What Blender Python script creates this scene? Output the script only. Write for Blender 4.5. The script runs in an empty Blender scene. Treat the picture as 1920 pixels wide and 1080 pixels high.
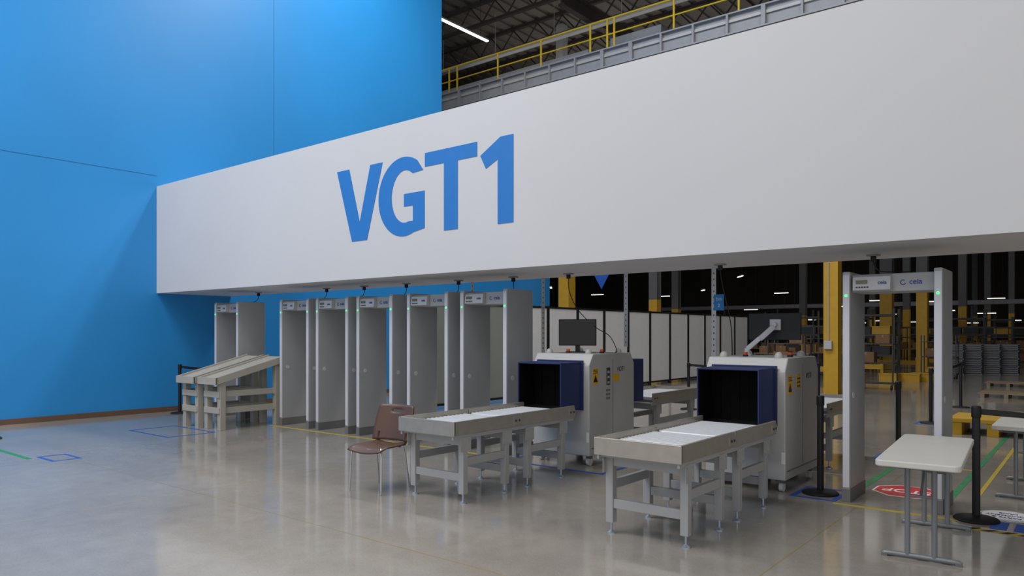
import bpy, bmesh, math, random
from mathutils import Vector, Matrix, Euler
random.seed(7)
S = bpy.context.scene
COL = S.collection
PI = math.pi
H, F, HZ = 1.64, 1375.0, 624.0
FW = Vector((-.627, .7789, 0)); RT = Vector((.7789, .627, 0))

def at(px, d, z=0.0):
    p = FW * d + RT * (d * (px - 960) / F); p.z = z
    return p

# ------------------------------------------------------------------ materials
def sr(r, g, b):
    def c(v):
        v /= 255.0
        return v / 12.92 if v <= .04045 else ((v + .055) / 1.055) ** 2.4
    return (c(r), c(g), c(b), 1)

M = {}
def mat(key, rgb, rough=.5, metal=0.0, noise=.06, nscale=5.0, emit=0.0, bump=0.0, spec=.5):
    m = bpy.data.materials.new(key); m.use_nodes = True
    nt = m.node_tree; b = nt.nodes['Principled BSDF']
    col = sr(*rgb)
    b.inputs['Roughness'].default_value = rough
    b.inputs['Metallic'].default_value = metal
    b.inputs['Specular IOR Level'].default_value = spec
    tc = nt.nodes.new('ShaderNodeTexCoord')
    nz = nt.nodes.new('ShaderNodeTexNoise'); nz.inputs['Scale'].default_value = nscale
    nz.inputs['Detail'].default_value = 4
    nt.links.new(tc.outputs['Object'], nz.inputs['Vector'])
    rp = nt.nodes.new('ShaderNodeValToRGB')
    rp.color_ramp.elements[0].position = .3; rp.color_ramp.elements[1].position = .7
    rp.color_ramp.elements[0].color = tuple(max(0, v * (1 - noise)) for v in col[:3]) + (1,)
    rp.color_ramp.elements[1].color = tuple(min(1, v * (1 + noise)) for v in col[:3]) + (1,)
    nt.links.new(nz.outputs['Fac'], rp.inputs['Fac'])
    nt.links.new(rp.outputs['Color'], b.inputs['Base Color'])
    if bump:
        bp = nt.nodes.new('ShaderNodeBump'); bp.inputs['Strength'].default_value = bump
        bp.inputs['Distance'].default_value = .01
        nt.links.new(nz.outputs['Fac'], bp.inputs['Height']); nt.links.new(bp.outputs['Normal'], b.inputs['Normal'])
    if emit:
        b.inputs['Emission Color'].default_value = col
        b.inputs['Emission Strength'].default_value = emit
    M[key] = m
    return m

mat('blue_paint', (42, 143, 216), .42, noise=.035, nscale=.5)
mat('blue_seam', (26, 98, 166), .6)
mat('white_paint', (214, 214, 216), .6, noise=.02, nscale=.45)
mat('letter_blue', (48, 126, 206), .5, noise=.02)
mat('brown_base', (104, 80, 66), .6)
mat('panel', (168, 170, 173), .42, noise=.02)
mat('strip', (205, 206, 214), .35, noise=.01)
mat('kick', (112, 114, 114), .55)
mat('disc', (205, 205, 205), .4)
mat('green_led', (40, 255, 90), .3, emit=4)
mat('unit', (184, 185, 188), .4, noise=.02)
mat('lcd', (100, 108, 78), .25)
mat('key_dark', (60, 62, 66), .5)
mat('navy_text', (48, 72, 136), .5)
mat('grey_paint', (168, 169, 170), .45, noise=.03)
mat('steel', (180, 174, 164), .36, .6, noise=.06, nscale=12)
mat('roller', (206, 209, 213), .38, .15, noise=.03)
mat('zinc', (190, 200, 215), .3, .8)
mat('body', (180, 180, 178), .45, noise=.03)
mat('body_dark', (110, 112, 114), .5)
mat('hood', (29, 45, 94), .55, noise=.05)
mat('rubber', (5, 5, 6), .8, noise=.1, spec=.2)
mat('black', (18, 18, 20), .5)
mat('black_gloss', (10, 10, 12), .12)
mat('yellow_label', (222, 170, 20), .5)
mat('white_label', (225, 225, 225), .5)
mat('orange', (214, 84, 44), .4)
mat('caster_white', (215, 215, 212), .4)
mat('chair_brown', (94, 69, 58), .4, noise=.05)
mat('chrome', (210, 210, 212), .15, 1.0)
mat('beige_board', (174, 170, 160), .6, noise=.03, nscale=3)
mat('table_top', (212, 210, 203), .45, noise=.02)
mat('leg_grey', (130, 134, 138), .4, .3)
mat('tape_yellow', (190, 166, 44), .5)
mat('tape_blue', (36, 84, 172), .5)
mat('tape_green', (40, 134, 82), .5, noise=.25, nscale=14)
mat('stop_red', (200, 40, 46), .45)
mat('white', (232, 232, 232), .5)
mat('board_white', (232, 233, 237), .45, noise=.02)
mat('board_grey', (150, 158, 152), .45, noise=.02)
mat('strut', (196, 198, 198), .4, .3)
mat('sign_blue', (30, 130, 205), .5)
mat('col_yellow', (190, 148, 34), .55)
mat('col_grey', (92, 92, 94), .6)
mat('col_red', (140, 44, 44), .6)
mat('rail_yellow', (218, 188, 40), .45)
mat('mezz_grey', (148, 152, 160), .5)
mat('mezz_dark', (50, 48, 46), .8)
mat('roof', (112, 106, 100), .8, noise=.2, nscale=.4)
mat('joist', (54, 47, 44), .7)
mat('conduit', (176, 178, 178), .4)
mat('hall_wall', (52, 47, 43), .9, noise=.3, nscale=.3)
mat('tube_light', (255, 250, 240), .5, emit=2.6)
mat('lamp_body', (150, 150, 150), .5)
mat('cardboard', (126, 94, 64), .8, noise=.1)
mat('pack_tape', (150, 124, 92), .4)
mat('tote_yellow', (190, 150, 34), .5)
mat('tote_black', (40, 42, 46), .5)
mat('wood', (136, 118, 96), .7, noise=.15)
mat('bench_top', (124, 104, 78), .5)
mat('bench_frame', (62, 60, 60), .5)
mat('crate_grey', (112, 114, 120), .5)

def floor_material():
    m = bpy.data.materials.new('polished_concrete'); m.use_nodes = True
    nt = m.node_tree; N = nt.nodes; L = nt.links; b = N['Principled BSDF']
    geo = N.new('ShaderNodeNewGeometry')
    def noise(sc, det, rough=.6):
        n = N.new('ShaderNodeTexNoise'); n.inputs['Scale'].default_value = sc; n.inputs['Detail'].default_value = det
        n.inputs['Roughness'].default_value = rough
        L.new(geo.outputs['Position'], n.inputs['Vector']); return n
    n1 = noise(.55, 6); n2 = noise(5, 5); n3 = noise(60, 2)
    r1 = N.new('ShaderNodeValToRGB')
    r1.color_ramp.elements[0].position = .3; r1.color_ramp.elements[1].position = .72
    r1.color_ramp.elements[0].color = sr(146, 139, 130); r1.color_ramp.elements[1].color = sr(163, 158, 150)
    L.new(n1.outputs['Fac'], r1.inputs['Fac'])
    def mul(colsock, fac, lo, hi):
        mr = N.new('ShaderNodeMapRange'); mr.inputs['To Min'].default_value = lo; mr.inputs['To Max'].default_value = hi
        mr.inputs['From Min'].default_value = .3; mr.inputs['From Max'].default_value = .7
        L.new(fac, mr.inputs['Value'])
        x = N.new('ShaderNodeVectorMath'); x.operation = 'SCALE'
        L.new(colsock, x.inputs[0]); L.new(mr.outputs[0], x.inputs['Scale'])
        return x.outputs[0]
    c = mul(r1.outputs['Color'], n2.outputs['Fac'], .92, 1.06)
    c = mul(c, n3.outputs['Fac'], .93, 1.07)
    sep = N.new('ShaderNodeSeparateXYZ'); L.new(geo.outputs['Position'], sep.inputs[0])
    def joint(sock, off, period):
        a = N.new('ShaderNodeMath'); a.operation = 'ADD'; a.inputs[1].default_value = -off + period * 100.5; L.new(sock, a.inputs[0])
        md = N.new('ShaderNodeMath'); md.operation = 'MODULO'; md.inputs[1].default_value = period; L.new(a.outputs[0], md.inputs[0])
        s = N.new('ShaderNodeMath'); s.operation = 'SUBTRACT'; s.inputs[1].default_value = period / 2; L.new(md.outputs[0], s.inputs[0])
        ab = N.new('ShaderNodeMath'); ab.operation = 'ABSOLUTE'; L.new(s.outputs[0], ab.inputs[0])
        lt = N.new('ShaderNodeMath'); lt.operation = 'LESS_THAN'; lt.inputs[1].default_value = .006; L.new(ab.outputs[0], lt.inputs[0])
        return lt.outputs[0]
    j = N.new('ShaderNodeMath'); j.operation = 'MAXIMUM'
    L.new(joint(sep.outputs['X'], -7.3, 5.5), j.inputs[0]); L.new(joint(sep.outputs['Y'], 3.83, 5.5), j.inputs[1])
    mx = N.new('ShaderNodeMix'); mx.data_type = 'RGBA'
    L.new(j.outputs[0], mx.inputs[0]); L.new(c, mx.inputs[6]); mx.inputs[7].default_value = sr(152, 136, 98)
    L.new(mx.outputs[2], b.inputs['Base Color'])
    rr = N.new('ShaderNodeMapRange'); rr.inputs['To Min'].default_value = .05; rr.inputs['To Max'].default_value = .16
    L.new(n2.outputs['Fac'], rr.inputs['Value']); L.new(rr.outputs[0], b.inputs['Roughness'])
    b.inputs['Specular IOR Level'].default_value = .65
    return m
M['floor'] = floor_material()

# ------------------------------------------------------------------ mesh builder
class MB:
    def __init__(s): s.v = []; s.f = []
    def add(s, vs, fs):
        o = len(s.v); s.v += [tuple(v) for v in vs]; s.f += [[i + o for i in f] for f in fs]; return s
    def box(s, x0, x1, y0, y1, z0, z1):
        v = [(x, y, z) for z in (z0, z1) for y in (y0, y1) for x in (x0, x1)]
        return s.add(v, [[0, 2, 3, 1], [4, 5, 7, 6], [0, 1, 5, 4], [2, 6, 7, 3], [0, 4, 6, 2], [1, 3, 7, 5]])
    def bar(s, p0, p1, w, h, up=(0, 0, 1)):
        p0 = Vector(p0); p1 = Vector(p1); t = (p1 - p0).normalized(); up = Vector(up)
        if abs(t.dot(up)) > .98: up = Vector((0, 1, 0))
        a = t.cross(up).normalized(); c = a.cross(t).normalized()
        v = []
        for p in (p0, p1):
            for i, j in ((-1, -1), (1, -1), (1, 1), (-1, 1)): v.append(p + a * i * w / 2 + c * j * h / 2)
        return s.add(v, [[0, 1, 2, 3], [7, 6, 5, 4], [0, 4, 5, 1], [1, 5, 6, 2], [2, 6, 7, 3], [3, 7, 4, 0]])
    def path(s, pts, r, n=10):
        pts = [Vector(p) for p in pts]; k = len(pts); v = []; f = []
        a = None
        for i, p in enumerate(pts):
            t = (pts[min(i + 1, k - 1)] - pts[max(i - 1, 0)]).normalized()
            if a is None:
                a = t.cross(Vector((0, 0, 1)))
                if a.length < .05: a = t.cross(Vector((0, 1, 0)))
            a = (a - t * a.dot(t)).normalized(); c = t.cross(a)
            for q in range(n):
                an = 2 * PI * q / n; v.append(p + a * math.cos(an) * r + c * math.sin(an) * r)
        for i in range(k - 1):
            for q in range(n):
                q2 = (q + 1) % n; f.append([i * n + q, i * n + q2, (i + 1) * n + q2, (i + 1) * n + q])
        f.append(list(range(n))[::-1]); f.append([(k - 1) * n + q for q in range(n)])
        return s.add(v, f)
    def tube(s, p0, p1, r, n=12): return s.path([p0, p1], r, n)
    def prism(s, poly, plane, a, b):
        def P(u, w, t): return {'xz': (u, t, w), 'yz': (t, u, w), 'xy': (u, w, t)}[plane]
        n = len(poly); v = [P(u, w, a) for u, w in poly] + [P(u, w, b) for u, w in poly]
        f = [list(range(n))[::-1], [n + i for i in range(n)]]
        for i in range(n): j = (i + 1) % n; f.append([i, j, n + j, n + i])
        return s.add(v, f)
    def lathe(s, prof, c=(0, 0, 0), n=28):
        v = []; f = []
        for r, z in prof:
            for q in range(n):
                an = 2 * PI * q / n; v.append((c[0] + r * math.cos(an), c[1] + r * math.sin(an), c[2] + z))
        k = len(prof)
        for i in range(k - 1):
            for q in range(n):
                q2 = (q + 1) % n; f.append([i * n + q, i * n + q2, (i + 1) * n + q2, (i + 1) * n + q])
        f.append(list(range(n))[::-1]); f.append([(k - 1) * n + q for q in range(n)])
        return s.add(v, f)
    def build(s, name, m, parent=None, bevel=0, smooth=False, loc=None, label=None, solid=0):
        me = bpy.data.meshes.new(name)
        me.from_pydata(s.v, [], s.f)
        bm = bmesh.new(); bm.from_mesh(me); bmesh.ops.recalc_face_normals(bm, faces=bm.faces); bm.to_mesh(me); bm.free()
        me.materials.append(M[m])
        if smooth:
            for p in me.polygons: p.use_smooth = True
            me.set_sharp_from_angle(angle=math.radians(38))
        o = bpy.data.objects.new(name, me); COL.objects.link(o)
        if parent: o.parent = parent
        if loc: o.location = loc
        if solid:
            md = o.modifiers.new('solid', 'SOLIDIFY'); md.thickness = solid; md.offset = 0
        if bevel:
            md = o.modifiers.new('bevel', 'BEVEL'); md.width = bevel; md.segments = 2; md.limit_method = 'ANGLE'
        if label: o['label'] = label
        return o

def tag(o, label, cat, group=None):
    o['label'] = label; o['category'] = cat
    if group: o['group'] = group
    return o
def root(name, label, cat, loc=(0, 0, 0), rz=0, group=None):
    o = bpy.data.objects.new(name, None); COL.objects.link(o); o.empty_display_size = .1
    o.location = loc; o.rotation_euler = (0, 0, rz); tag(o, label, cat, group)
    return o
def struct(o): o['kind'] = 'structure'; return o
def copy_tree(o, parent=None):
    c = o.copy(); COL.objects.link(c); c.parent = parent
    for ch in list(o.children): copy_tree(ch, c)
    return c
def dup(o, loc, rz, label, group=None):
    c = copy_tree(o); c.location = loc; c.rotation_euler = (0, 0, rz); c['label'] = label
    if group: c['group'] = group
    return c
def text(name, body, size, m, parent, loc, rot=(0, 0, 0), ext=.0008, align='CENTER', off=0.0, sx=1.0):
    cu = bpy.data.curves.new('t', 'FONT'); cu.body = body; cu.size = size; cu.extrude = ext
    cu.align_x = align; cu.align_y = 'CENTER'; cu.offset = off; cu.resolution_u = 4
    t = bpy.data.objects.new('t', cu); COL.objects.link(t)
    bpy.context.view_layer.update()
    me = bpy.data.meshes.new_from_object(t.evaluated_get(bpy.context.evaluated_depsgraph_get()))
    bpy.data.objects.remove(t); bpy.data.curves.remove(cu)
    me.transform(Matrix.Translation(loc) @ Euler(rot).to_matrix().to_4x4() @ Matrix.Diagonal((sx, 1, 1, 1)))
    me.materials.clear(); me.materials.append(M[m]); me.name = name
    o = bpy.data.objects.new(name, me); COL.objects.link(o)
    if parent: o.parent = parent
    return o
RF = (PI / 2, 0, 0)            # text facing -Y
RX = (PI / 2, 0, PI / 2)       # text facing +X

def spline(pts, n=8):
    P = [Vector(p) for p in pts]; out = []
    for i in range(len(P) - 1):
        a = P[max(i - 1, 0)]; b = P[i]; c = P[i + 1]; d = P[min(i + 2, len(P) - 1)]
        for k in range(n):
            t = k / n
            out.append(.5 * ((2 * b) + (c - a) * t + (2 * a - 5 * b + 4 * c - d) * t * t + (3 * b - a - 3 * c + d) * t ** 3))
    out.append(P[-1]); return out

# ------------------------------------------------------------------ setting
WX = -15.2; FY = 7.19; FB = 8.85; FZ0, FZ1 = 2.455, 4.66
struct(MB().box(-46, 11, -12, 63, -.3, 0).build('floor', 'floor'))
struct(MB().prism([(-12, 0), (21, 0), (21, 5.5), (15.57, 5.5), (15.57, 15), (-12, 15)], 'yz', WX - .35, WX).build('wall_left', 'blue_paint'))
struct(MB().box(WX, WX + .003, -12, FY, 4.875, 4.885).build('trim_1', 'blue_seam'))
struct(MB().box(WX, WX + .003, 9.928, 9.936, 4.66, 15).build('trim_2', 'blue_seam'))
struct(MB().box(WX, WX + .02, -12, 20.9, 0, .1).build('baseboard_left', 'brown_base'))
struct(MB().box(WX, 11, FY, FB, FZ0, FZ1).build('wall_bulkhead', 'white_paint'))
struct(MB().box(-46, 11, 62.5, 63, 0, 15).build('wall_back', 'hall_wall'))
struct(MB().box(10.6, 11, FB, 62.5, 0, 15).build('wall_right', 'hall_wall'))
struct(MB().box(-46, -45.6, 15.6, 62.5, 0, 15).build('wall_far_left', 'hall_wall'))
rf = MB()
x = -46
while x < 11:
    rf.box(x, x + .35, -12, 63, 14.0, 14.3); rf.box(x + .35, x + .6, -12, 63, 14.08, 14.3); x += .6
struct(rf.build('ceiling', 'roof'))

# ------------------------------------------------------------------ lettering
lt = root('wall_lettering', 'large blue letters VGT1 on the white overhead wall', 'lettering', (0, FY, 0))
Z0, Z1 = 3.03, 4.14
def letter(poly): MB().prism(poly, 'xz', -.006, 0).build('letter', 'letter_blue', lt)
letter([(-9.28, Z1), (-8.985, Z1), (-8.738, Z0 + .28), (-8.495, Z1), (-8.22, Z1), (-8.57, Z0), (-8.92, Z0)])
def gshape():
    x0, x1 = -8.31, -7.345; cx = x0 + .535; cy = (Z0 + Z1) / 2; a, b = .535, .566; ai, bi = .28, .375
    pts = []
    for k in range(0, 41):
        th = math.radians(58 + (292 - 58) * k / 40); pts.append((cx + a * math.cos(th), cy + b * math.sin(th)))
    pts += [(x1, Z0 + .07), (x1, cy + .035), (cx + .01, cy + .035), (cx + .01, cy - .145), (x1 - .235, cy - .145), (x1 - .235, Z0 + .195)]
    for k in range(0, 41):
        th = math.radians(285 - (285 - 56) * k / 40); pts.append((cx + .03 + ai * math.cos(th), cy + bi * math.sin(th)))
    pts.append((x1 - .03, Z1 - .225))
    return pts
letter(gshape())
letter([(-7.34, Z1), (-6.37, Z1), (-6.37, Z1 - .19), (-6.717, Z1 - .19), (-6.717, Z0), (-6.973, Z0), (-6.973, Z1 - .19), (-7.34, Z1 - .19)])
letter([(-5.975, Z1), (-5.762, Z1), (-5.762, Z0), (-6.02, Z0), (-6.02, Z1 - .28), (-6.22, Z1 - .375), (-6.315, Z1 - .195)])

# ------------------------------------------------------------------ metal detectors
def make_detector():
    r = root('walk_through_metal_detector', '', 'metal detector', (0, 0, 0))
    for s in (-1, 1):
        cx = s * .39
        p = MB().box(cx - .035, cx + .035, -.25, .32, .0, 2.23).build('side_panel', 'panel', r, bevel=.01)
        MB().box(cx - .04, cx + .04, -.257, .327, 0, .13).build('kick_plate', 'kick', p, bevel=.004)
        MB().box(cx - .03, cx + .03, -.256, -.248, .14, 2.2).build('light_strip', 'strip', p, bevel=.003)
        MB().box(cx - .03, cx + .03, .318, .326, .14, 2.2).build('light_strip', 'strip', p, bevel=.003)
        MB().tube((cx + .034, -.13, 1.03), (cx + .04, -.13, 1.03), .032, 20).build('hole_cap', 'disc', p)
        MB().tube((cx, -.255, 2.0), (cx, -.26, 2.0), .011, 12).build('indicator_light', 'green_led', p)
    c = MB().box(-.355, .355, -.19, .24, 2.03, 2.2).build('crossbar', 'panel', r, bevel=.008)
    text('logo', 'ceia', .07, 'navy_text', c, (.2, -.1915, 2.115), RF, off=.0012)
    MB().path([(.095 + .022 * math.cos(t), -.191, 2.112 + .022 * math.sin(t)) for t in [k * 2 * PI / 20 for k in range(3, 20)]], .004, 6).build('logo_ring', 'navy_text', c)
    u = MB().prism([(-.19, 2.035), (-.262, 2.045), (-.25, 2.175), (-.19, 2.195)], 'yz', -.33, .0).build('control_unit', 'unit', r, bevel=.006)
    MB().bar((-.30, -.259, 2.125), (-.20, -.259, 2.125), .008, .035).build('display', 'lcd', u)
    k = MB()
    for i in range(5): k.box(-.30 + i * .024, -.285 + i * .024, -.2645, -.255, 2.068, 2.082)
    k.build('keypad', 'key_dark', u)
    text('logo', 'ceia', .05, 'navy_text', u, (-.07, -.2595, 2.115), RF, off=.0008)
    return r
DY = 7.57 + .25
DETX = [(-13.18, 'grey walk-through metal detector standing apart beside the blue wall, behind the sloped tables'),
        (-10.97, 'grey walk-through metal detector leftmost of the tight row of five, touching the sloped tables'),
        (-9.92, 'grey walk-through metal detector second from left in the tight row of five'),
        (-8.86, 'grey walk-through metal detector in the middle of the tight row of five'),
        (-7.69, 'grey walk-through metal detector fourth from left in the tight row of five'),
        (-6.605, 'grey walk-through metal detector rightmost of the tight row of five, beside the baggage scanner'),
        (-1.545, 'grey walk-through metal detector with wide open passage over the red floor sign')]
det = make_detector()
for i, (X, lab) in enumerate(DETX):
    o = det if i == 0 else copy_tree(det)
    o.location = (X, DY, 0); o['label'] = lab; o['group'] = 'walk-through metal detectors'

def cable(pts, label, outlet):
    r = root('power_cable', label, 'cable', outlet, group='power cables under the overhead wall')
    o = Vector(outlet)
    MB().box(-.06, .06, -.04, .04, -.018, 0).build('outlet_plate', 'lamp_body', r)
    MB().box(-.025, .025, -.02, .02, -.075, -.018).build('plug', 'black', r, bevel=.005)
    MB().path([Vector(p) - o for p in spline([(o.x, o.y, o.z - .07)] + pts)], .006, 6).build('cord', 'black', r, smooth=True)
names = ['detector apart by the blue wall', 'leftmost detector of the row', 'second detector of the row', 'middle detector of the row',
         'fourth detector of the row', 'last detector of the row', 'detector over the stop sign']
for i, (X, lab) in enumerate(DETX):
    ox = X - (.31 if i == 6 else .05)
    cable([(ox + .02, 8.28, 2.33), (ox + .12, 8.15, 2.26), (X + .1, 8.05, 2.235), (X + .12, 7.98, 2.205)],
          'black cord plugged in overhead feeding the ' + names[i], (ox, 8.3, FZ0))
cable([(-5.66, 8.28, 2.2), (-5.5, 8.25, 1.95), (-5.2, 8.2, 1.72), (-4.98, 8.2, 1.6), (-4.9, 8.25, 1.42), (-4.95, 8.3, 1.385)],
      'long black cord hanging down behind the monitor on the left scanner', (-5.69, 8.3, FZ0))
cable([(-3.5, 8.32, 2.2), (-3.42, 8.35, 1.8), (-3.40, 8.36, 1.5), (-3.42, 8.4, 1.1), (-3.43, 8.4, .8)],
      'long black cord hanging straight down left of the right scanner', (-3.52, 8.3, FZ0))

# ------------------------------------------------------------------ conveyors
def make_conveyor(L, apron=True):
    r = root('conveyor_table', '', 'conveyor', (0, 0, 0))
    MB().box(-.36, .36, .02, L - .01, .645, .665).build('bed_pan', 'grey_paint', r)
    n = int((L - .06) / .062); me = None
    for i in range(n):
        y = .05 + i * .062
        if me is None:
            me = MB().tube((-.35, 0, .725), (.35, 0, .725), .0285, 16).build('roller', 'roller', r, smooth=True); me.location = (0, y, 0)
        else:
            c = me.copy(); COL.objects.link(c); c.parent = r; c.location = (0, y, 0)
    for s in (-1, 1):
        rl = MB().box(s * .37 - .012, s * .37 + .012, 0, L, .67, .80).build('side_rail', 'steel', r, bevel=.003)
        MB().box(s * .385 - .004, s * .385 + .004, L - .12, L, .69, .77).build('coupling_plate', 'steel', rl)
        for yy in (L - .09, L - .03):
            MB().tube((s * .389, yy, .73), (s * .396, yy, .73), .012, 8).build('bolt', 'key_dark', rl)
        MB().box(s * .352 - .01, s * .352 + .01, .0, L, .628, .672).build('under_rail', 'grey_paint', r)
    if apron:
        MB().box(-.382, .382, -.012, .012, .66, .80).build('end_apron', 'steel', r, bevel=.003)
    for y in (.17, L - .2):
        for s in (-1, 1):
            x = s * .33
            l = MB().box(x - .033, x + .033, y - .033, y + .033, .09, .64).build('leg', 'grey_paint', r, bevel=.004)
            MB().lathe([(.038, 0), (.038, .008), (.018, .02), (.01, .025), (.01, .095)], (x, y, 0), 14).build('levelling_foot', 'zinc', l, smooth=True)
            b = MB().box(x + s * .033 - .003, x + s * .033 + .003, y - .075, y + .075, .50, .64)
            for by in (-.05, .05):
                for bz in (.53, .61): b.tube((x + s * .034, y + by, bz), (x + s * .042, y + by, bz), .008, 8)
            b.build('gusset_plate', 'grey_paint', l)
        MB().box(-.297, .297, y - .022, y + .022, .21, .285).build('end_brace', 'grey_paint', r, bevel=.003)
        MB().box(-.297, .297, y - .022, y + .022, .555, .625).build('end_brace', 'grey_paint', r, bevel=.003)
    for s in (-1, 1):
        MB().box(s * .33 - .02, s * .33 + .02, .203, L - .233, .36, .435).build('side_brace', 'grey_paint', r, bevel=.003)
    return r
CX = {'left': -5.12, 'right': -2.81}
ca = make_conveyor(1.0, True); cb = make_conveyor(1.0, False); ce = make_conveyor(1.45, True)
for side, cx in CX.items():
    who = side + ' baggage scanner'
    for proto, y, rz, lab in ((ca, 5.03, 0, 'grey roller conveyor table, outer end of the line feeding the ' + who),
                              (cb, 6.04, 0, 'grey roller conveyor table, joined directly to the entrance of the ' + who),
                              (ce, 10.58, PI, 'grey roller conveyor table behind the exit of the ' + who)):
        o = proto if side == 'left' else copy_tree(proto)
        o.location = (cx - (.1 if rz else 0), y, 0); o.rotation_euler = (0, 0, rz); o['label'] = lab; o['group'] = 'conveyor tables at the scanners'

# ------------------------------------------------------------------ baggage scanners
def make_scanner():
    r = root('baggage_scanner', '', 'baggage scanner', (0, 0, 0))
    prof = [(-.55, .13), (-.55, 1.24), (-.46, 1.38), (.46, 1.38), (.55, 1.24), (.55, .13)]
    b = MB().prism(prof, 'yz', -.43, .43).build('body', 'body', r, bevel=.012)
    MB().box(.43, .434, -.5, .5, .215, .227).build('panel_seam', 'body_dark', b)
    MB().box(.43, .4325, -.003, .003, .24, 1.3).build('panel_seam', 'body_dark', b)
    for sx in (-1, 1):
        for sy in (-1, 1):
            MB().lathe([(.045, 0), (.045, .02), (.03, .05), (.012, .06)], (sx * .3, sy * .36, 1.378), 16).build('lifting_eye', 'body', r, smooth=True)
            c = MB().box(sx * .36 - .03, sx * .36 + .03, sy * .44 - .03, sy * .44 + .03, .085, .13).build('caster', 'body_dark', r)
            MB().tube((sx * .36 - .02, sy * .44, .05), (sx * .36 + .02, sy * .44, .05), .05, 18).build('caster_wheel', 'caster_white', c, smooth=True)
    for s, nm in ((-1, 'entrance_hood'), (1, 'exit_hood')):
        y0, y1 = sorted((s * .55, s * 1.0)); h = MB()
        h.box(-.325, .325, y0, y1, 1.265, 1.28); h.box(-.325, -.31, y0, y1, .70, 1.265); h.box(.31, .325, y0, y1, .70, 1.265); h.box(-.31, .31, y0, y1, .70, .715)
        hd = h.build(nm, 'hood', r, bevel=.003)
        cu = MB()
        for i in range(6):
            cu.box(-.306 + i * .102, -.208 + i * .102, s * .66 - .003 + .004 * (i % 2), s * .66 + .003 + .004 * (i % 2), .735, 1.26)
        cu.build('lead_curtain', 'rubber', hd)
        lin = MB()
        a, b2 = min(s * .56, s * .985), max(s * .56, s * .985)
        lin.box(-.31, -.306, a, b2, .735, 1.26).box(.306, .31, a, b2, .735, 1.26).box(-.306, .306, a, b2, 1.26, 1.265)
        lin.build('lining', 'rubber', hd)
        MB().box(-.306, .306, min(s * .56, s * .99), max(s * .56, s * .99), .716, .735).build('belt', 'rubber', hd)
        MB().box(-.35, .35, min(s * .55, s * .57), max(s * .55, s * .57), .69, 1.30).build('hood_flange', 'hood', hd)
    for x, y in ((-.12, -.2), (.33, -.1)):
        e = MB().lathe([(.03, 0), (.03, .02)], (x, y, 1.38), 14).build('stop_button_base', 'black', r)
        MB().lathe([(.022, .02), (.026, .04), (.02, .05)], (x, y, 1.38), 14).build('stop_button', 'orange', e, smooth=True)
    w_ = MB().box(.43, .4325, -.47, -.35, 1.0, 1.2).build('warning_label', 'yellow_label', r)
    MB().prism([(-.46, 1.03), (-.36, 1.03), (-.41, 1.12)], 'yz', .4325, .434).build('warning_symbol', 'black', w_)
    for i in range(3): MB().box(.4325, .434, -.46, -.36, 1.14 + i * .018, 1.148 + i * .018).build('warning_line', 'black', w_)
    text('logo', 'VOTI', .085, 'key_dark', r, (.4315, .2, 1.17), RX)
    MB().box(.39, .43, -.553, -.55, .3, .42).build('side_label', 'white_label', r)
    return r
sc = make_scanner()
sc.location = (-5.30, 8.1, 0); sc['label'] = 'grey baggage x-ray scanner on the left with black upright monitor on top'; sc['group'] = 'baggage scanners'
s2 = copy_tree(sc); s2.location = (-2.94, 8.1, 0); s2['label'] = 'grey baggage x-ray scanner on the right with a jointed monitor arm on top'
kp = MB().box(.43, .436, -.15, -.07, .98, 1.2).build('control_plate', 'key_dark', sc)
for i in range(3): MB().box(.436, .4375, -.135, -.085, 1.0 + i * .065, 1.03 + i * .065).build('control_button', 'body', kp)
MB().box(.43, .433, .0, .16, 1.02, 1.11).build('rating_label', 'yellow_label', sc)
for i in range(6): MB().box(.43, .4325, -.16 + .05 * (i % 2), -.12 + .05 * (i % 2), .80 + .05 * (i // 2), .83 + .05 * (i // 2)).build('notice_label', 'body_dark', sc)
lb = MB().box(.43, .433, -.2, -.08, 1.05, 1.2).build('rating_label', 'yellow_label', s2)
for i in range(3): MB().box(.433, .434, -.19, -.09, 1.07 + .04 * i, 1.085 + .04 * i).build('label_line', 'key_dark', lb)
MB().box(-.1, .06, -.553, -.55, .45, .52).build('warning_label', 'yellow_label', s2)

mo = root('monitor', 'black flat monitor standing upright on top of the left baggage scanner', 'monitor', (-5.42, 8.12, 1.38), math.radians(27))
s_ = MB().box(-.25, .25, -.02, .015, .09, .44).build('housing', 'black', mo, bevel=.006)
MB().box(-.238, .238, -.0225, -.0195, .105, .428).build('screen', 'black_gloss', s_)
MB().box(-.03, .03, .0, .03, .01, .25).build('neck', 'black', mo)
MB().box(-.11, .11, -.08, .09, 0, .012).build('stand_base', 'black', mo, bevel=.004)
ma = root('monitor', 'black monitor turned away on a pale jointed arm over the right scanner', 'monitor', (-3.08, 8.0, 1.38))
hs = MB().box(-.07, .51, .23, .26, .18, .48).build('housing', 'black', ma, bevel=.006)
MB().box(-.06, .50, .26, .263, .19, .47).build('screen', 'black_gloss', hs)
MB().lathe([(.05, 0), (.05, .02), (.028, .03), (.028, .09)], (0, 0, 0), 18).build('arm_base', 'strip', ma, smooth=True)
MB().bar((0, 0, .08), (.12, .06, .20), .05, .05).build('lower_arm', 'strip', ma, bevel=.008)
MB().bar((.12, .06, .19), (.24, .16, .33), .05, .055).build('upper_arm', 'strip', ma, bevel=.008)
MB().box(.18, .30, .2, .23, .29, .41).build('mount_plate', 'strip', ma, bevel=.004)
MB().tube((.24, .15, .35), (.24, .21, .35), .028, 14).build('swivel', 'strip', ma)

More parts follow.
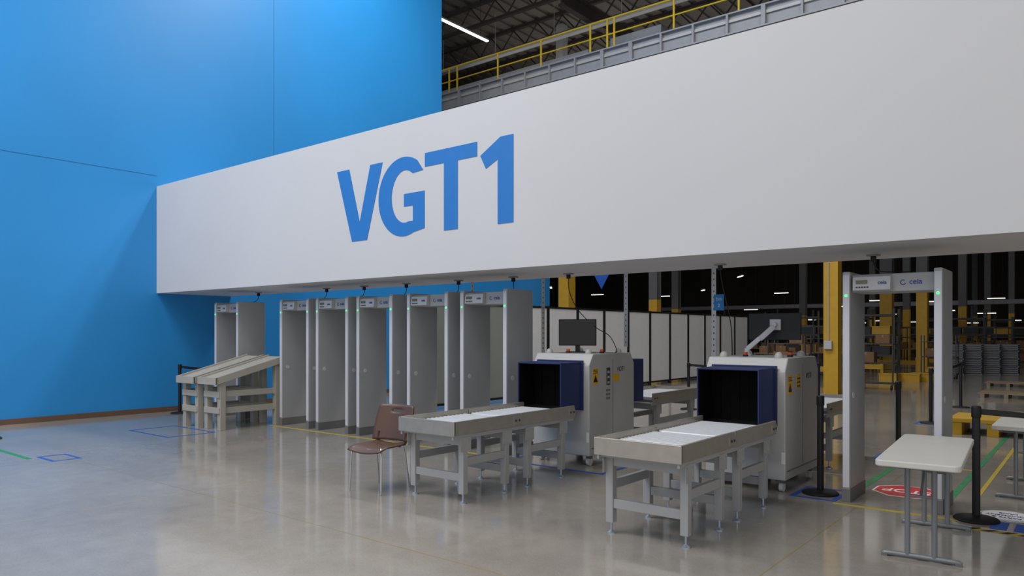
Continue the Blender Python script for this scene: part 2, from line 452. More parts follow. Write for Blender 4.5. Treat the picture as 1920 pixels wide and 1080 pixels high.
# ------------------------------------------------------------------ chair
ch = root('side_chair', 'brown moulded plastic chair with thin chrome legs beside the left conveyor', 'chair', (-5.90, 5.10, 0), math.radians(7))
def grid(fn, nu, nv, hole=None):
    mb = MB(); v = []; f = []
    for j in range(nv + 1):
        for i in range(nu + 1): v.append(fn(i / nu * 2 - 1, j / nv))
    for j in range(nv):
        for i in range(nu):
            if hole and hole(i, j): continue
            f.append([j * (nu + 1) + i, j * (nu + 1) + i + 1, (j + 1) * (nu + 1) + i + 1, (j + 1) * (nu + 1) + i])
    return mb.add(v, f)
def seatf(u, v):
    w = .23 - .02 * v + .01 * math.sin(PI * v)
    return (u * w * (1 - .06 * (abs(2 * v - 1) ** 6)), -.23 + .44 * v, .455 - .012 * math.cos(u * PI / 2) - .05 * max(0, .25 - v) ** 1.3 * 4 + .012 * u * u + .03 * max(0, v - .85) * 4)
def backf(u, v):
    w = .248 + .008 * math.sin(PI * v) - .012 * v ** 6
    return (u * w, .225 + .11 * v - .045 * u * u, .49 + .375 * v - .01 * (u ** 6) * v)
grid(seatf, 12, 12).build('seat', 'chair_brown', ch, smooth=True, solid=.014)
grid(backf, 14, 14, lambda i, j: 5 <= i <= 8 and j == 11).build('backrest', 'chair_brown', ch, smooth=True, solid=.014)
for s in (-1, 1):
    MB().path(spline([(s * .17, .17, .455), (s * .185, .215, .47), (s * .19, .205, .53), (s * .19, .21, .58)], 5), .012, 8).build('back_support', 'chair_brown', ch, smooth=True)
    MB().path(spline([(s * .17, -.15, .437), (s * .2, -.18, .42), (s * .215, -.2, 0.005)], 5), .009, 8).build('leg', 'chrome', ch, smooth=True)
    MB().path(spline([(s * .16, .15, .437), (s * .19, .18, .42), (s * .215, .25, 0.005)], 5), .009, 8).build('leg', 'chrome', ch, smooth=True)
MB().path([(-.17, -.15, .437), (.17, -.15, .437)], .008, 8).path([(-.16, .15, .437), (.16, .15, .437)], .008, 8).build('seat_frame', 'chrome', ch)

# ------------------------------------------------------------------ sloped wooden tables
def make_ramp():
    r = root('sloped_table', '', 'table', (0, 0, 0))
    L = 1.32; z0, z1 = .86, 1.21; w = .27
    def zz(y): return z0 + (z1 - z0) * y / L
    MB().prism([(0, zz(0) - .02), (L, zz(L) - .02), (L, zz(L)), (0, zz(0))], 'yz', -w, w).build('top_board', 'beige_board', r)
    for s in (-1, 1):
        MB().prism([(-.02, zz(0) - .09), (L, zz(L) - .09), (L, zz(L) + .03), (-.02, zz(0) + .03)], 'yz', s * w - .019, s * w + .019).build('side_board', 'beige_board', r, bevel=.003)
        for y in (.12, L - .15):
            MB().box(s * (w - .06) - .05, s * (w - .06) + .05, y - .05, y + .05, 0, zz(y) - .02).build('leg', 'beige_board', r, bevel=.004)
        for z in (.28, .56):
            MB().box(s * (w - .06) - .018, s * (w - .06) + .018, .17, L - .2, z, z + .1).build('side_brace', 'beige_board', r, bevel=.003)
    MB().box(-w - .019, w + .019, -.04, -.0, zz(0) - .09, zz(0) + .03).build('end_board', 'beige_board', r, bevel=.003)
    for y in (.07, L - .2):
        MB().box(-w + .02, w - .02, y - .019, y + .019, .55, .65).build('end_brace', 'beige_board', r, bevel=.003)
        MB().box(-w + .02, w - .02, y - .019, y + .019, .28, .38).build('end_brace', 'beige_board', r, bevel=.003)
    return r
ra = make_ramp(); ra.location = (-11.74, 6.42, 0); ra['label'] = 'beige sloped wooden table touching the row of metal detectors'
rb = dup(ra, (-12.36, 6.36, 0), 0, 'beige sloped wooden table nearer the blue wall, left of its twin')
ra['group'] = rb['group'] = 'pair of sloped tables'

# ------------------------------------------------------------------ stanchions
def stanchion(X, Y, label, belt=None):
    r = root('belt_stanchion', label, 'stanchion', (X, Y, 0), group='black belt stanchions')
    MB().lathe([(.175, 0), (.178, .012), (.165, .024), (.08, .036), (.04, .045)], n=32).build('base', 'black', r, smooth=True)
    MB().lathe([(.032, .04), (.032, .92)], n=20).build('post', 'black', r, smooth=True)
    MB().lathe([(.036, .9), (.038, .905), (.038, .99), (.03, 1.0)], n=20).build('head', 'black', r, smooth=True)
    if belt:
        v = Vector((belt[0] - X, belt[1] - Y, 0)); L = v.length; dr = v / L
        m = MB(); n = 10
        for i in range(n):
            a = .038 + (L - .076) * i / n; b = .038 + (L - .076) * (i + 1) / n
            sa = -.03 * math.sin(PI * i / n); sb = -.03 * math.sin(PI * (i + 1) / n)
            m.bar(dr * a + Vector((0, 0, .95 + sa)), dr * b + Vector((0, 0, .95 + sb)), .004, .05)
        m.build('belt', 'black', r)
stanchion(-14.63, 7.39, 'black belt stanchion against the blue wall behind the sloped tables', (-13.64, 7.7))
stanchion(-13.36, 3.74, 'black belt stanchion at the left photo edge, only its base showing')
stanchion(-2.24, 7.80, 'black belt stanchion between the right scanner and the open metal detector')
stanchion(-.86, 7.55, 'black belt stanchion just behind the near folding table', (.9, 7.9))
stanchion(-2.1, 10.75, 'black belt stanchion seen through the open metal detector passage')
stanchion(-2.42, 15.1, 'black belt stanchion behind the open metal detector near its right panel', (-2.42, 18.7))
stanchion(-2.42, 18.7, 'black belt stanchion farthest back right of the open metal detector')
stanchion(-6.9, 14.6, 'black belt stanchion in front of the white partition behind the left scanner', (-5.2, 14.9))
stanchion(-5.2, 14.9, 'black belt stanchion right of the white partition, behind the exit conveyor')

# ------------------------------------------------------------------ folding tables
def make_fold():
    r = root('folding_table', '', 'table', (0, 0, 0))
    L, W = 1.62, .53; p = []
    for cx, cy, a0 in ((W/2-.05, L-.05, 0), (-W/2+.05, L-.05, 90), (-W/2+.05, .05, 180), (W/2-.05, .05, 270)):
        for k in range(6):
            a = math.radians(a0 + 18 * k); p.append((cx + .05 * math.cos(a), cy + .05 * math.sin(a)))
    MB().prism(p, 'xy', .695, .74).build('tabletop', 'table_top', r, bevel=.008)
    for s in (-1, 1): MB().box(s * .2 - .015, s * .2 + .015, .12, L - .12, .668, .695).build('under_rail', 'leg_grey', r)
    for y, dr in ((.26, 1), (L - .26, -1)):
        for s in (-1, 1):
            MB().tube((s * .085, y, .03), (s * .085, y, .69), .019, 12).build('leg', 'leg_grey', r, smooth=True)
        f = MB().path(spline([(-.235, y, .014), (-.2, y, .024), (.2, y, .024), (.235, y, .014)], 4), .019, 10).build('foot_bar', 'leg_grey', r, smooth=True)
        for s in (-1, 1): MB().box(s * .235 - .02, s * .235 + .02, y - .02, y + .02, 0, .02).build('foot_cap', 'kick', f)
        MB().tube((-.2, y, .66), (.2, y, .66), .012, 10).build('top_bar', 'leg_grey', r)
        MB().tube((0, y, .46), (0, y + dr * .32, .68), .009, 8).build('brace', 'leg_grey', r)
        MB().tube((-.08, y, .46), (.08, y, .46), .009, 8).build('cross_bar', 'leg_grey', r)
    return r
ft = make_fold(); ft.location = (-1.0, 5.7, 0); ft.rotation_euler = (0, 0, math.radians(4))
ft['label'] = 'off-white folding table with grey metal legs in front of the open detector'
f2 = dup(ft, (-.58, 8.5, 0), 0, 'off-white folding table cut off by the right edge of the photo')
ft['group'] = f2['group'] = 'folding tables'

# ------------------------------------------------------------------ partition of white boards
for k in range(13):
    y = 11.05 + 1.35 * k
    a = -.4 if k == 0 else 0
    g = k < 2
    r = root('partition_panel', 'greyish partition board glimpsed through the last two detectors of the row' if g else 'white board of the black-posted partition behind the scanners', 'partition', (-11, y, 0),
             group='grey partition boards' if g else 'white partition boards')
    MB().box(-.012, .012, a + .05, 1.30, .12, 2.27).build('board', 'board_grey' if g else 'board_white', r)
    MB().box(-.035, .035, a - .05, a + .05, 0, 2.32).build('post', 'black', r)
    MB().box(-.025, .025, a + .05, 1.30, 2.26, 2.31).build('top_rail', 'black', r)
    MB().box(-.025, .025, a + .05, 1.30, .08, .13).build('bottom_rail', 'black', r)
    if k == 12: MB().box(-.035, .035, 1.30, 1.40, 0, 2.32).build('post', 'black', r)

def strut(X, Y, z0, label):
    r = root('slotted_post', label, 'post', (X, Y, 0), group='slotted steel posts')
    MB().prism([(-.03, -.03), (.03, -.03), (.03, -.026), (-.026, -.026), (-.026, .03), (-.03, .03)], 'xy', z0, FZ0).build('angle', 'strut', r)
    m = MB(); z = z0 + .05
    while z < FZ0 - .03:
        m.box(-.006, .008, -.0315, -.0298, z, z + .022); z += .075
    m.build('slot', 'key_dark', r)
strut(-3.80, 8.79, 0, 'pale slotted steel post carrying a small blue sign, left of the right scanner')
strut(-6.46, 8.79, 0, 'pale slotted steel post right behind the last detector of the row')
strut(-7.87, 8.79, 0, 'pale slotted steel post rising behind the fourth detector of the row')
strut(-5.06, 8.79, 1.45, 'pale slotted steel post hanging above the left baggage scanner')
bs = root('lane_sign', 'small blue sign with white writing on the slotted post', 'sign', (-3.73, 8.755, 2.02))
MB().box(-.065, .065, -.004, .004, -.1, .1).build('plate', 'sign_blue', bs)
text('lettering', 'Exit', .05, 'white', bs, (0, -.0045, .04), RF)
text('lettering', '2', .06, 'white', bs, (0, -.0045, -.04), RF)

# ------------------------------------------------------------------ floor marks
def tape(name, m, x0, x1, y0, y1, label, cat='floor tape'):
    return tag(MB().box(x0, x1, y0, y1, 0, .0025).build(name, m), label, cat)
tape('floor_tape', 'tape_yellow', -11.5, -5.9, 7.42, 7.47, 'long yellow tape line along the feet of the detector row')
tape('floor_tape', 'tape_yellow', -2.02, -.9, 7.42, 7.47, 'yellow tape line across the front of the open metal detector')
tape('floor_tape', 'tape_green', -2.02, -1.95, 8.15, 9.9, 'green tape stripe on floor left of the red stop sign')
tape('floor_tape', 'tape_green', -1.2, -1.14, 8.2, 14.5, 'long green tape stripe running back right of the open detector')
tape('floor_tape', 'tape_yellow', -.99, -.95, 8.6, 12.9, 'yellow tape stripe beside the long green stripe, by the far folding table')
tape('floor_tape', 'tape_yellow', -2.0, -1.2, 10.2, 10.25, 'short yellow tape stripe crossing behind the open detector')
tape('floor_tape', 'tape_green', -12.6, -10.85, 3.46, 3.52, 'green tape strip on the open floor near the left edge')
def frame_tape(x0, x1, y0, y1, w, label):
    m = MB(); m.box(x0, x1, y0, y0 + w, 0, .0025).box(x0, x1, y1 - w, y1, 0, .0025).box(x0, x0 + w, y0 + w, y1 - w, 0, .0025).box(x1 - w, x1, y0 + w, y1 - w, 0, .0025)
    return tag(m.build('floor_tape', 'tape_blue'), label, 'floor tape')
frame_tape(-12.75, -11.38, 5.55, 6.36, .04, 'blue tape rectangle in front of the sloped tables')
frame_tape(-10.95, -10.4, 3.6, 3.95, .04, 'small blue tape rectangle on the open floor at far left')
frame_tape(-2.46, -2.02, 7.5, 8.1, .05, 'blue tape square around the stanchion left of the open detector')
frame_tape(-2.35, -1.9, 10.45, 11.1, .05, 'blue tape square around the stanchion seen through the detector')
frame_tape(-2.65, -2.2, 14.8, 15.4, .05, 'blue tape square around a stanchion far behind the detector')
frame_tape(-6.0, -4.5, 7.25, 8.9, .05, 'blue tape rectangle on the floor around the left scanner')
hz = root('hazard_tape', 'yellow and black striped hazard tape behind the near folding table', 'floor tape', (0, 0, 0))
MB().box(-1.2, .6, 7.16, 7.24, 0, .0025).build('strip', 'tape_yellow', hz)
m = MB()
for i in range(14):
    x = -1.16 + i * .125; m.prism([(x, 7.16), (x + .06, 7.16), (x + .12, 7.24), (x + .06, 7.24)], 'xy', .0025, .0035)
m.build('stripe', 'black', hz)
for i in range(3):
    tape('floor_tape', 'tape_blue', -.74 + i * .17, -.62 + i * .17, 7.3, 7.6, ['blue tape block nearest the stanchion behind the near folding table', 'middle blue tape block beside the hazard tape', 'blue tape block nearest the right photo edge beside hazard tape'][i])
sg = root('stop_floor_sign', 'red octagonal STOP sign stuck on the floor under the open detector', 'floor sign', (-1.57, 8.45, 0), PI)
def octo(R): return [(R * math.cos(math.radians(22.5 + 45 * k)), R * math.sin(math.radians(22.5 + 45 * k))) for k in range(8)]
MB().prism(octo(.33), 'xy', 0, .002).build('border', 'white', sg)
MB().prism(octo(.31), 'xy', .002, .003).build('plate', 'stop_red', sg)
text('lettering', 'STOP', .22, 'white', sg, (0, 0, .004), off=.004, sx=.85)
ws = root('floor_sticker', 'white round floor sticker with dark lettering beside the far folding table', 'floor sign', (-.66, 7.89, 0), PI)
MB().lathe([(.22, 0), (.22, .002)], n=40).build('disc', 'white', ws)
MB().lathe([(.205, .002), (.205, .0026)], n=40).build('rim', 'tape_blue', ws)
MB().lathe([(.198, .0026), (.198, .0032)], n=40).build('face', 'white', ws)
for i, t in enumerate(('PARTS &', 'EQUIPMENT', 'LANE')):
    text('lettering', t, .06, 'navy_text', ws, (0, .085 - .085 * i, .0045), off=.0008)

# ------------------------------------------------------------------ mezzanine and roof steel
MZ0 = 9.78
mz = root('mezzanine', 'grey steel mezzanine edge high above the white overhead wall', 'mezzanine', (0, 19.5, 0))
MB().box(-45, 10, 0, 42.9, MZ0, 10.33).build('deck', 'mezz_dark', mz)
MB().box(-45, 10, -.08, -.05, 9.8, 10.35).build('edge_beam', 'mezz_grey', mz)
MB().box(-45, 10, -.2, .05, 10.33, 10.37).build('top_flange', 'mezz_grey', mz)
MB().box(-45, 10, -.14, -.08, 10.12, 10.2).build('edge_rail', 'conduit', mz)
MB().box(-45, 10, -.2, -.0, 9.78, 9.82).build('bottom_flange', 'mezz_grey', mz)
sm = None
for i in range(26):
    X = -24 + i * 1.0
    if sm is None: sm = MB().box(-.03, .03, -.2, -.08, 9.82, 10.33).build('stiffener', 'mezz_grey', mz); sm.location = (X, 0, 0)
    else:
        c = sm.copy(); COL.objects.link(c); c.parent = mz; c.location = (X, 0, 0)
        if i in (6, 12, 13, 17): c.scale = (1.9, 1, 1)
rl = root('safety_railing', 'yellow tube safety railing along the mezzanine edge', 'railing', (0, 19.55, 10.37))
MB().tube((-24, 0, .98), (6, 0, .98), .03, 10).build('top_rail', 'rail_yellow', rl)
MB().tube((-24, 0, .5), (6, 0, .5), .024, 10).build('middle_rail', 'rail_yellow', rl)
for X in (-24, -22.1, -20.2, -18.7, -18.3, -16.37, -14.5, -12.57, -11.95, -11.7, -9.7, -7.76, -5.8, -3.9, -2, 0, 2, 4, 6):
    MB().tube((X, 0, 0), (X, 0, .97), .033, 10).build('post', 'rail_yellow', rl)
mc = root('mezzanine_conveyor', 'long grey conveyor on the mezzanine right behind the yellow railing', 'conveyor', (0, 20.5, 10.33))
for y in (-.35, .35): MB().box(-26, -13, y - .04, y + .04, .34, .52).build('side_rail', 'mezz_grey', mc)
MB().box(-26, -13, -.31, .31, .4, .46).build('bed', 'mezz_dark', mc)
for k in range(7):
    for y in (-.35, .35): MB().box(-25.8 + 2.1 * k - .03, -25.8 + 2.1 * k + .03, y - .03, y + .03, 0, .34).build('leg', 'mezz_grey', mc)
for i in range(10):
    y = 20.6 + 2.6 * i
    r = root('roof_joist', 'dark steel roof joist crossing above the mezzanine', 'joist', (0, y, 0), group='roof joists')
    MB().box(-42, 4, -.08, .08, 13.88, 14.0).build('top_chord', 'joist', r)
    MB().box(-42, 4, -.08, .08, 13.1, 13.2).build('bottom_chord', 'joist', r)
    m = MB(); x = -42
    while x < 3.5:
        m.tube((x, 0, 13.2), (x + .6, 0, 13.88), .03, 6); m.tube((x + .6, 0, 13.88), (x + 1.2, 0, 13.2), .03, 6); x += 1.2
    m.build('web', 'joist', r)
for X in (-24, -14, -6):
    r = root('roof_girder', 'dark steel roof girder running back over the mezzanine', 'girder', (X, 20.0, 0), group='roof girders')
    MB().box(-.12, .12, 0, 42, 12.98, 13.08).build('top_flange', 'joist', r)
    MB().box(-.03, .03, 0, 42, 12.6, 12.98).build('web', 'joist', r)
    MB().box(-.12, .12, 0, 42, 12.52, 12.6).build('bottom_flange', 'joist', r)
tr = root('cable_tray', 'pale cable tray running under the roof above the yellow railing', 'cable tray', (0, 21.7, 0))
MB().box(-30, 4, -.12, .12, 12.28, 12.3).box(-30, 4, -.13, -.11, 12.28, 12.4).box(-30, 4, .11, .13, 12.28, 12.4).build('tray', 'conduit', tr)
m = MB()
for k in range(12): m.tube((-29.5 + 2.8 * k, 0, 12.3), (-29.5 + 2.8 * k, 0, 14.0), .012, 6)
m.build('hanger', 'conduit', tr)
def strip_light(p, L, rz, label, ztop, group=None, w=.12):
    r = root('strip_light', label, 'light', p, rz, group)
    MB().box(-w / 2, w / 2, -L / 2, L / 2, .03, .09).build('housing', 'lamp_body', r)
    MB().box(-w / 2 + .01, w / 2 - .01, -L / 2, L / 2, 0, .03).build('tube', 'tube_light', r)
    m = MB()
    for s in (-1, 1): m.tube((0, s * L * .35, .09), (0, s * L * .35, ztop - p[2]), .006, 6)
    m.build('suspension_wire', 'joist', r)
strip_light((-17.7, 19.2, 12.4), 2.7, 0, 'long bright tube light under the roof right of the blue wall', 14.0, w=.14)
p = at(1053, 29.5)
rc = root('steel_column', 'column with red upper band behind the yellow railing', 'column', (p.x, p.y, 10.33))
MB().box(-.17, .17, -.17, .17, 0, 1.9).build('red_band', 'col_red', rc)
MB().box(-.17, .17, -.17, .17, 1.9, 3.67).build('shaft', 'conduit', rc)
eb = root('equipment_box', 'pale grey equipment box on the mezzanine behind the yellow gate posts', 'equipment', (-11.4, 20.6, 10.33))
MB().box(-.9, .9, -.3, .3, .1, .75).build('cabinet', 'mezz_grey', eb, bevel=.02)
MB().box(-.85, .85, -.25, .25, 0, .1).build('plinth', 'mezz_dark', eb)

# ------------------------------------------------------------------ hall behind: columns, lights, goods
for px, d, w, zt, lab in ((1561, 19.4, .36, 5, 'broad yellow column with grey switch box right of the right scanner'),
                          (1663, 33, .5, 3.6, 'yellow column with grey top seen left inside the open detector'),
                          (1730, 30, .4, 3.3, 'yellow column with grey top near the right panel of the detector'),
                          (1805, 38, .36, 3.0, 'slim yellow column with grey top right of the open detector'),
                          (1852, 46, .34, 2.8, 'faint yellow column far back at the right'),
                          (1897, 44, .3, 2.8, 'thin yellow column closest to the right photo edge'),
                          (1700, 40, .34, 2.9, 'slim yellow column in the middle of the open detector passage'),
                          (1063, 25.5, .42, 4.6, 'yellow column showing above the partition left of the black monitor'),
                          (1228, 28, .34, 2.9, 'grey-topped column above the middle of the white partition'),
                          (1268, 36, .34, 2.8, 'small grey-topped column above the partition, second from the right'),
                          (1506, 41, .34, 2.6, 'dim yellow column behind the monitor arm'),
                          (1636, 49, .34, 2.8, 'far dim column just left of the open detector passage'),
                          (1828, 51.5, .34, 2.8, 'farthest dim column between the two columns right of the detector')):
    r = root('building_column', lab, 'column', at(px, d), group='hall columns')
    h = w / 2
    MB().box(-h, h, -h, -h + .03, .02, zt).box(-h, h, h - .03, h, .02, zt).box(-.02, .02, -h + .03, h - .03, .02, zt).box(-h, -h + .02, -h + .03, h - .03, .02, zt).box(h - .02, h, -h + .03, h - .03, .02, zt).build('yellow_shaft', 'col_yellow', r)
    MB().box(-h, h, -h, -h + .03, zt, MZ0).box(-h, h, h - .03, h, zt, MZ0).box(-h + .05, h - .05, -h + .03, h - .03, zt, MZ0).build('upper_shaft', 'col_yellow' if zt == 5 else 'col_grey', r)
    MB().box(-h - .08, h + .08, -h - .08, h + .08, 0, .02).build('base_plate', 'col_grey', r)
p = at(1561, 19.4)
sb = root('switch_box', 'small grey electrical box with conduit on the broad yellow column', 'switch box', (p.x - .05, p.y - .18, 1.3))
MB().box(-.1, .1, -.09, 0, -.09, .13).build('case', 'conduit', sb, bevel=.008)
MB().tube((0, -.03, .13), (0, -.03, 2.2), .014, 8).build('conduit', 'conduit', sb)
for px, py, d in ((1388, 519, 44), (1120, 553, 48), (1465, 550, 48), (1033, 540, 40), (1645, 564, 47), (1690, 572, 46), (1408, 581, 49), (1708, 604, 48),
                  (1642, 602, 49), (1900, 601, 50), (1850, 588, 42), (1775, 583, 46), (1244, 556, 50), (1318, 545, 46), (1590, 575, 46), (1745, 566, 44), (1868, 560, 44),
                  (1480, 590, 48), (1530, 600, 45.5), (1820, 606, 49), (1670, 590, 48), (1610, 606, 50)):
    z = H + (HZ - py) / F * d
    strip_light(at(px, d, z), .9 if py > 530 else 1.2, PI / 2 if py > 545 else .6, 'small hanging strip light glowing in the dark hall', MZ0, 'far hall strip lights', .12)
dsg = root('hanging_sign', 'blue diamond sign hanging behind the overhead wall, only its tip showing', 'sign', at(1128, 24.5, 3.6))
MB().prism([(0, -.5), (.3, 0), (0, .5), (-.3, 0)], 'xz', -.01, .01).build('plate', 'tape_blue', dsg)
MB().tube((0, 0, .5), (0, 0, MZ0 - 3.6), .008, 6).build('suspension_wire', 'joist', dsg)

def cardboard(loc, sx, sy, sz, label, group='cardboard boxes in the hall', rz=0):
    r = root('cardboard_box', label, 'box', loc, rz, group)
    MB().box(-sx / 2, sx / 2, -sy / 2, sy / 2, 0, sz).build('carton', 'cardboard', r, bevel=.006)
    MB().box(-.025, .025, -sy / 2 - .002, sy / 2 + .002, sz * .75, sz + .002).build('tape', 'pack_tape', r)
def bench(loc, w, label):
    r = root('packing_bench', label, 'workbench', loc, 0, 'packing benches in the hall')
    MB().box(-w / 2, w / 2, -.38, .38, .86, .9).build('worktop', 'bench_top', r)
    MB().box(-w / 2, w / 2, -.3, .3, .3, .33).build('shelf', 'bench_frame', r)
    for sx in (-1, 1):
        for sy in (-1, 1): MB().box(sx * (w / 2 - .04) - .03, sx * (w / 2 - .04) + .03, sy * .34 - .03, sy * .34 + .03, 0, .86).build('leg', 'bench_frame', r)
        MB().box(sx * (w / 2 - .04) - .02, sx * (w / 2 - .04) + .02, .33, .37, .9, 1.9).build('upright', 'bench_frame', r)
    MB().box(-w / 2, w / 2, .1, .38, 1.4, 1.43).build('upper_shelf', 'bench_frame', r)
    MB().box(-w / 2, w / 2, .33, .37, 1.86, 1.92).build('lamp_bar', 'bench_frame', r)
random.seed(3)
for i, (px, d) in enumerate(((1470, 27), (1525, 28.5), (1600, 33.5), (1695, 34.5), (1772, 41), (1832, 44.5), (1915, 41), (1612, 43), (1545, 40), (1690, 47), (1760, 47.5), (1850, 50), (1440, 36),
                             (1812, 33.5), (1905, 34.5), (1660, 38.5), (1885, 37))):
    p = at(px, d); w = 2.0 + .3 * (i % 3)
    bench(p, w, 'dim packing bench with shelf in the dark hall behind the scanners')
    for k in range(2 + i % 2):
        cardboard((p.x - w / 2 + .35 + k * .62, p.y - .1, .9), .3 + .15 * random.random(), .34, .14 + .2 * random.random(), 'brown cardboard box on a packing bench in the dark hall', 'boxes on the packing benches')
    if i % 2 == 0: cardboard((p.x + .1, p.y + .02, .33), .5, .4, .35, 'brown cardboard box on the lower shelf of a packing bench', 'boxes under the packing benches')
def tote(loc, label, s=1.0, mt='tote_yellow', group='yellow totes on the hall floor'):
    r = root('storage_tote', label, 'tote', loc, 0, group)
    a, b, h, t = .3 * s, .2 * s, .3 * s, .015
    MB().box(-a, a, -b, b, 0, t).box(-a, a, -b, -b + t, t, h).box(-a, a, b - t, b, t, h).box(-a, -a + t, -b + t, b - t, t, h).box(a - t, a, -b + t, b - t, t, h).build('tub', mt, r)
    MB().box(-a - .015, a + .015, -b - .015, -b, h - .04, h).box(-a - .015, a + .015, b, b + .015, h - .04, h).box(-a - .015, -a, -b, b, h - .04, h).box(a, a + .015, -b, b, h - .04, h).build('rim', mt, r)
def rack(loc, w, h, label):
    r = root('storage_rack', label, 'rack', loc, 0, 'dark storage racks in the hall')
    for sx in (-1, 1):
        for y in (-.45, .45): MB().box(sx * w / 2 - .04, sx * w / 2 + .04, y - .04, y + .04, 0, h).build('upright', 'bench_frame', r)
    for z in (.7, 1.5, 2.3):
        if z < h: MB().box(-w / 2 + .04, w / 2 - .04, -.48, .48, z, z + .08).build('shelf', 'bench_frame', r)
for i, (px, d, w, h) in enumerate(((1620, 30, 2.4, 2.6), (1790, 37, 2.6, 2.8), (1850, 40.5, 2.4, 2.5), (1580, 37, 2.6, 2.8), (1910, 47.5, 2.6, 3), (1490, 34, 2.4, 2.6), (1725, 43.5, 2.6, 2.8))):
    p = at(px, d); rack(p, w, h, 'dark steel storage rack deep in the dim hall')
    for z in (.78, 1.58):
        cardboard((p.x - .3 * w, p.y, z), .35 + .3 * random.random(), .5, .2 + .25 * random.random(), 'brown cardboard box on a dark storage rack', 'boxes on the storage racks')
        tote((p.x + .28 * w, p.y, z), 'tote standing on a dark storage rack deep in the hall', 1.1, 'tote_yellow' if (i + int(z)) % 2 else 'tote_black', 'totes on the storage racks')
        tote((p.x, p.y, z), 'tote standing on a dark storage rack deep in the hall', 1.0, 'tote_black', 'totes on the storage racks')
oc = root('overhead_conveyor', 'dark overhead conveyor crossing the hall above the packing benches', 'conveyor', (0, 50.8, 0))
MB().box(-26, 6, -.4, .4, 3.3, 3.55).build('conveyor_bed', 'crate_grey', oc)
for k in range(9): MB().box(-25 + 3.8 * k - .06, -25 + 3.8 * k + .06, -.06, .06, 0, 3.3).build('support_post', 'bench_frame', oc)
for px, d in ((1668, 24.5), (1708, 24.5), (1727, 24.8), (1604, 25), (1752, 29)):
    tote(at(px, d), 'yellow plastic tote on the hall floor beyond the open detector', .95)
def guard(px, d, w):
    r = root('guard_rail', 'low yellow guard rail on the floor of the dim hall', 'guard rail', at(px, d), 0, 'yellow guard rails in the hall')
    for s in (-1, 1): MB().box(s * w / 2 - .05, s * w / 2 + .05, -.05, .05, 0, .5).build('post', 'tote_yellow', r)
    MB().box(-w / 2 - .05, w / 2 + .05, -.08, -.05, .28, .46).build('beam', 'tote_yellow', r)
for px, d, w in ((1600, 28, 2.0), (1690, 31.5, 1.8), (1760, 33.5, 1.8), (1520, 26, 1.6)): guard(px, d, w)
def cart(loc, label):
    r = root('wheeled_cart', label, 'cart', loc, 0, 'wheeled carts in the hall')
    for z in (.16, .75, 1.3): MB().box(-.55, .55, -.3, .3, z, z + .03).build('shelf', 'bench_frame', r)
    for sx in (-1, 1):
        for sy in (-1, 1):
            MB().box(sx * .54 - .02, sx * .54 + .02, sy * .29 - .02, sy * .29 + .02, .12, 1.55).build('upright', 'bench_frame', r)
            MB().tube((sx * .5 - .02, sy * .26, .07), (sx * .5 + .02, sy * .26, .07), .07, 12).build('wheel', 'black', r)
for i, (px, d) in enumerate(((1640, 21.5), (1762, 26.5), (1480, 22))):
    p = at(px, d); cart(p, ['dark wheeled shelf cart with boxes seen left in the detector opening', 'dark wheeled shelf cart behind the right panel of the detector', 'dark wheeled shelf cart behind the right scanner'][i])
    cardboard((p.x - .2, p.y, .78), .45, .4, .3, 'brown cardboard box on the middle shelf of a cart', 'boxes on carts'); cardboard((p.x + .25, p.y, 1.33), .38, .4, .25, 'brown cardboard box on the top shelf of a cart', 'boxes on carts')
def pallet(loc, label, mt='wood'):
    r = root('pallet', label, 'pallet', loc)
    for x in (-.5, 0, .5): MB().box(x - .045, x + .045, -.5, .5, .0, .1).build('stringer', mt, r)
    for k in range(6): MB().box(-.6, .6, -.5 + k * .184, -.5 + k * .184 + .08, .1, .125).build('deck_board', mt, r)
pallet(at(1890, 18.6), 'bare wooden pallet on the floor far right behind the folding table')
pallet(at(1893, 22.5), 'wooden pallet farther back near the grey crates')
pl = root('plastic_platform', 'yellow low platform box behind the far folding table', 'platform', at(1868, 11.9), 0)
MB().box(-.6, .6, -.5, .5, .2, .27).build('deck', 'tote_yellow', pl, bevel=.01)
for x in (-.5, 0, .5): MB().box(x - .08, x + .08, -.48, .48, 0, .2).build('runner', 'tote_yellow', pl, bevel=.005)
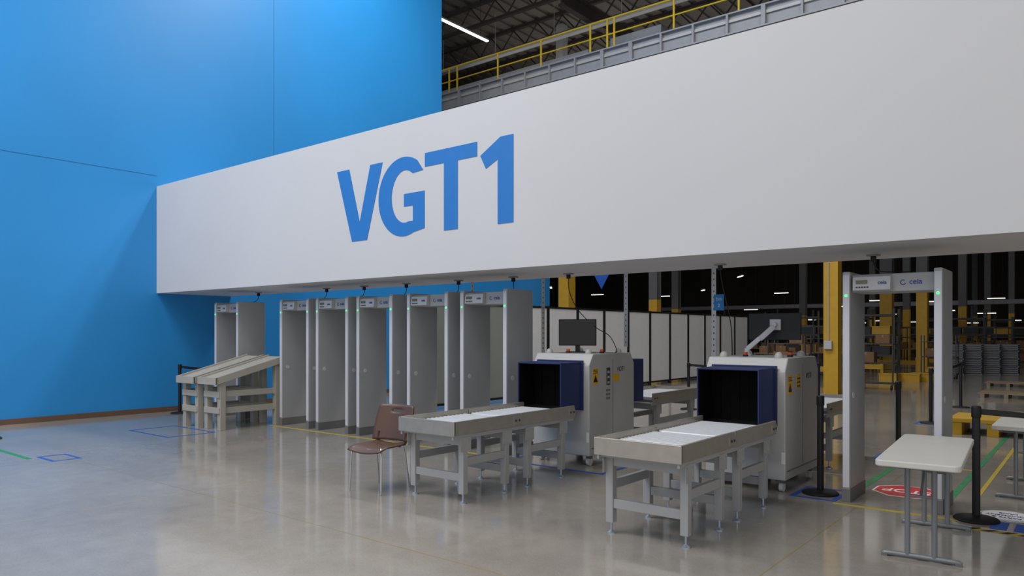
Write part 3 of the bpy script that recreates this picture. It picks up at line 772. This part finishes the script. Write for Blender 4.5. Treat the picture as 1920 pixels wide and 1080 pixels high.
for i in range(4):
    for k in range(4):
        p = at(1790 + i * 34, 29)
        r = root('grey_crate', 'grey slatted crate in the stacked block at the far right', 'crate', (p.x, p.y, .3 * k), 0, 'stacked grey crates')
        m = MB().box(-.34, .34, -.24, .24, 0, .03)
        for z in (.06, .14, .22): m.box(-.34, .34, -.24, -.22, z, z + .06).box(-.34, .34, .22, .24, z, z + .06).box(-.34, -.32, -.22, .22, z, z + .06).box(.32, .34, -.22, .22, z, z + .06)
        m.build('slatted_wall', 'crate_grey', r)
        for sx in (-1, 1):
            for sy in (-1, 1): MB().box(sx * .325 - .015, sx * .325 + .015, sy * .225 - .015, sy * .225 + .015, .03, .3).build('corner_post', 'crate_grey', r)

# ------------------------------------------------------------------ light
def area(name, loc, sx, sy, power, rot=(0, 0, 0), col=(1, .975, .95)):
    l = bpy.data.lights.new(name, 'AREA'); l.shape = 'RECTANGLE'; l.size = sx; l.size_y = sy; l.energy = power; l.color = col
    o = bpy.data.objects.new(name, l); COL.objects.link(o); o.location = loc; o.rotation_euler = rot
    return o
area('ceiling_lamp_row', (-10.5, 1.0, 13.2), 8, 4, 900)
area('ceiling_lamp_row', (-3, -1.0, 13.2), 8, 4, 430)
area('ceiling_lamp_row', (-9, -6.0, 13.2), 10, 4, 760)
area('ceiling_lamp_row', (-10, 11.5, 13.4), 8, 1.0, 860)
area('ceiling_lamp_row', (-3, 13.5, 13.4), 6, 1.0, 380)
area('mezzanine_lamp_row', (-15, 27, 12.2), 8, .4, 420)
area('roof_fill_uplight', (-14, 25, 11.4), 12, 8, 110, (PI, 0, 0))  # added upward fill with no fixture, brightens roof deck and joists
area('hall_lamp_row', (-6, 26, 9.4), 10, 10, 150)
area('hall_lamp_row', (-8, 44, 9.4), 16, 10, 260)
w = bpy.data.worlds.new('World'); S.world = w; w.use_nodes = True
w.node_tree.nodes['Background'].inputs[0].default_value = (1, .99, .985, 1)
w.node_tree.nodes['Background'].inputs[1].default_value = .68

# ------------------------------------------------------------------ camera
cam = bpy.data.cameras.new('Camera'); co = bpy.data.objects.new('Camera', cam); COL.objects.link(co)
cam.sensor_width = 36; cam.lens = 36 * F / 1920; cam.shift_y = (HZ - 540) / 1920; cam.clip_end = 300
co.location = (0, 0, H); co.rotation_euler = (PI / 2, 0, math.atan2(.627, .7789))
S.camera = co
S.view_settings.view_transform = 'Standard'
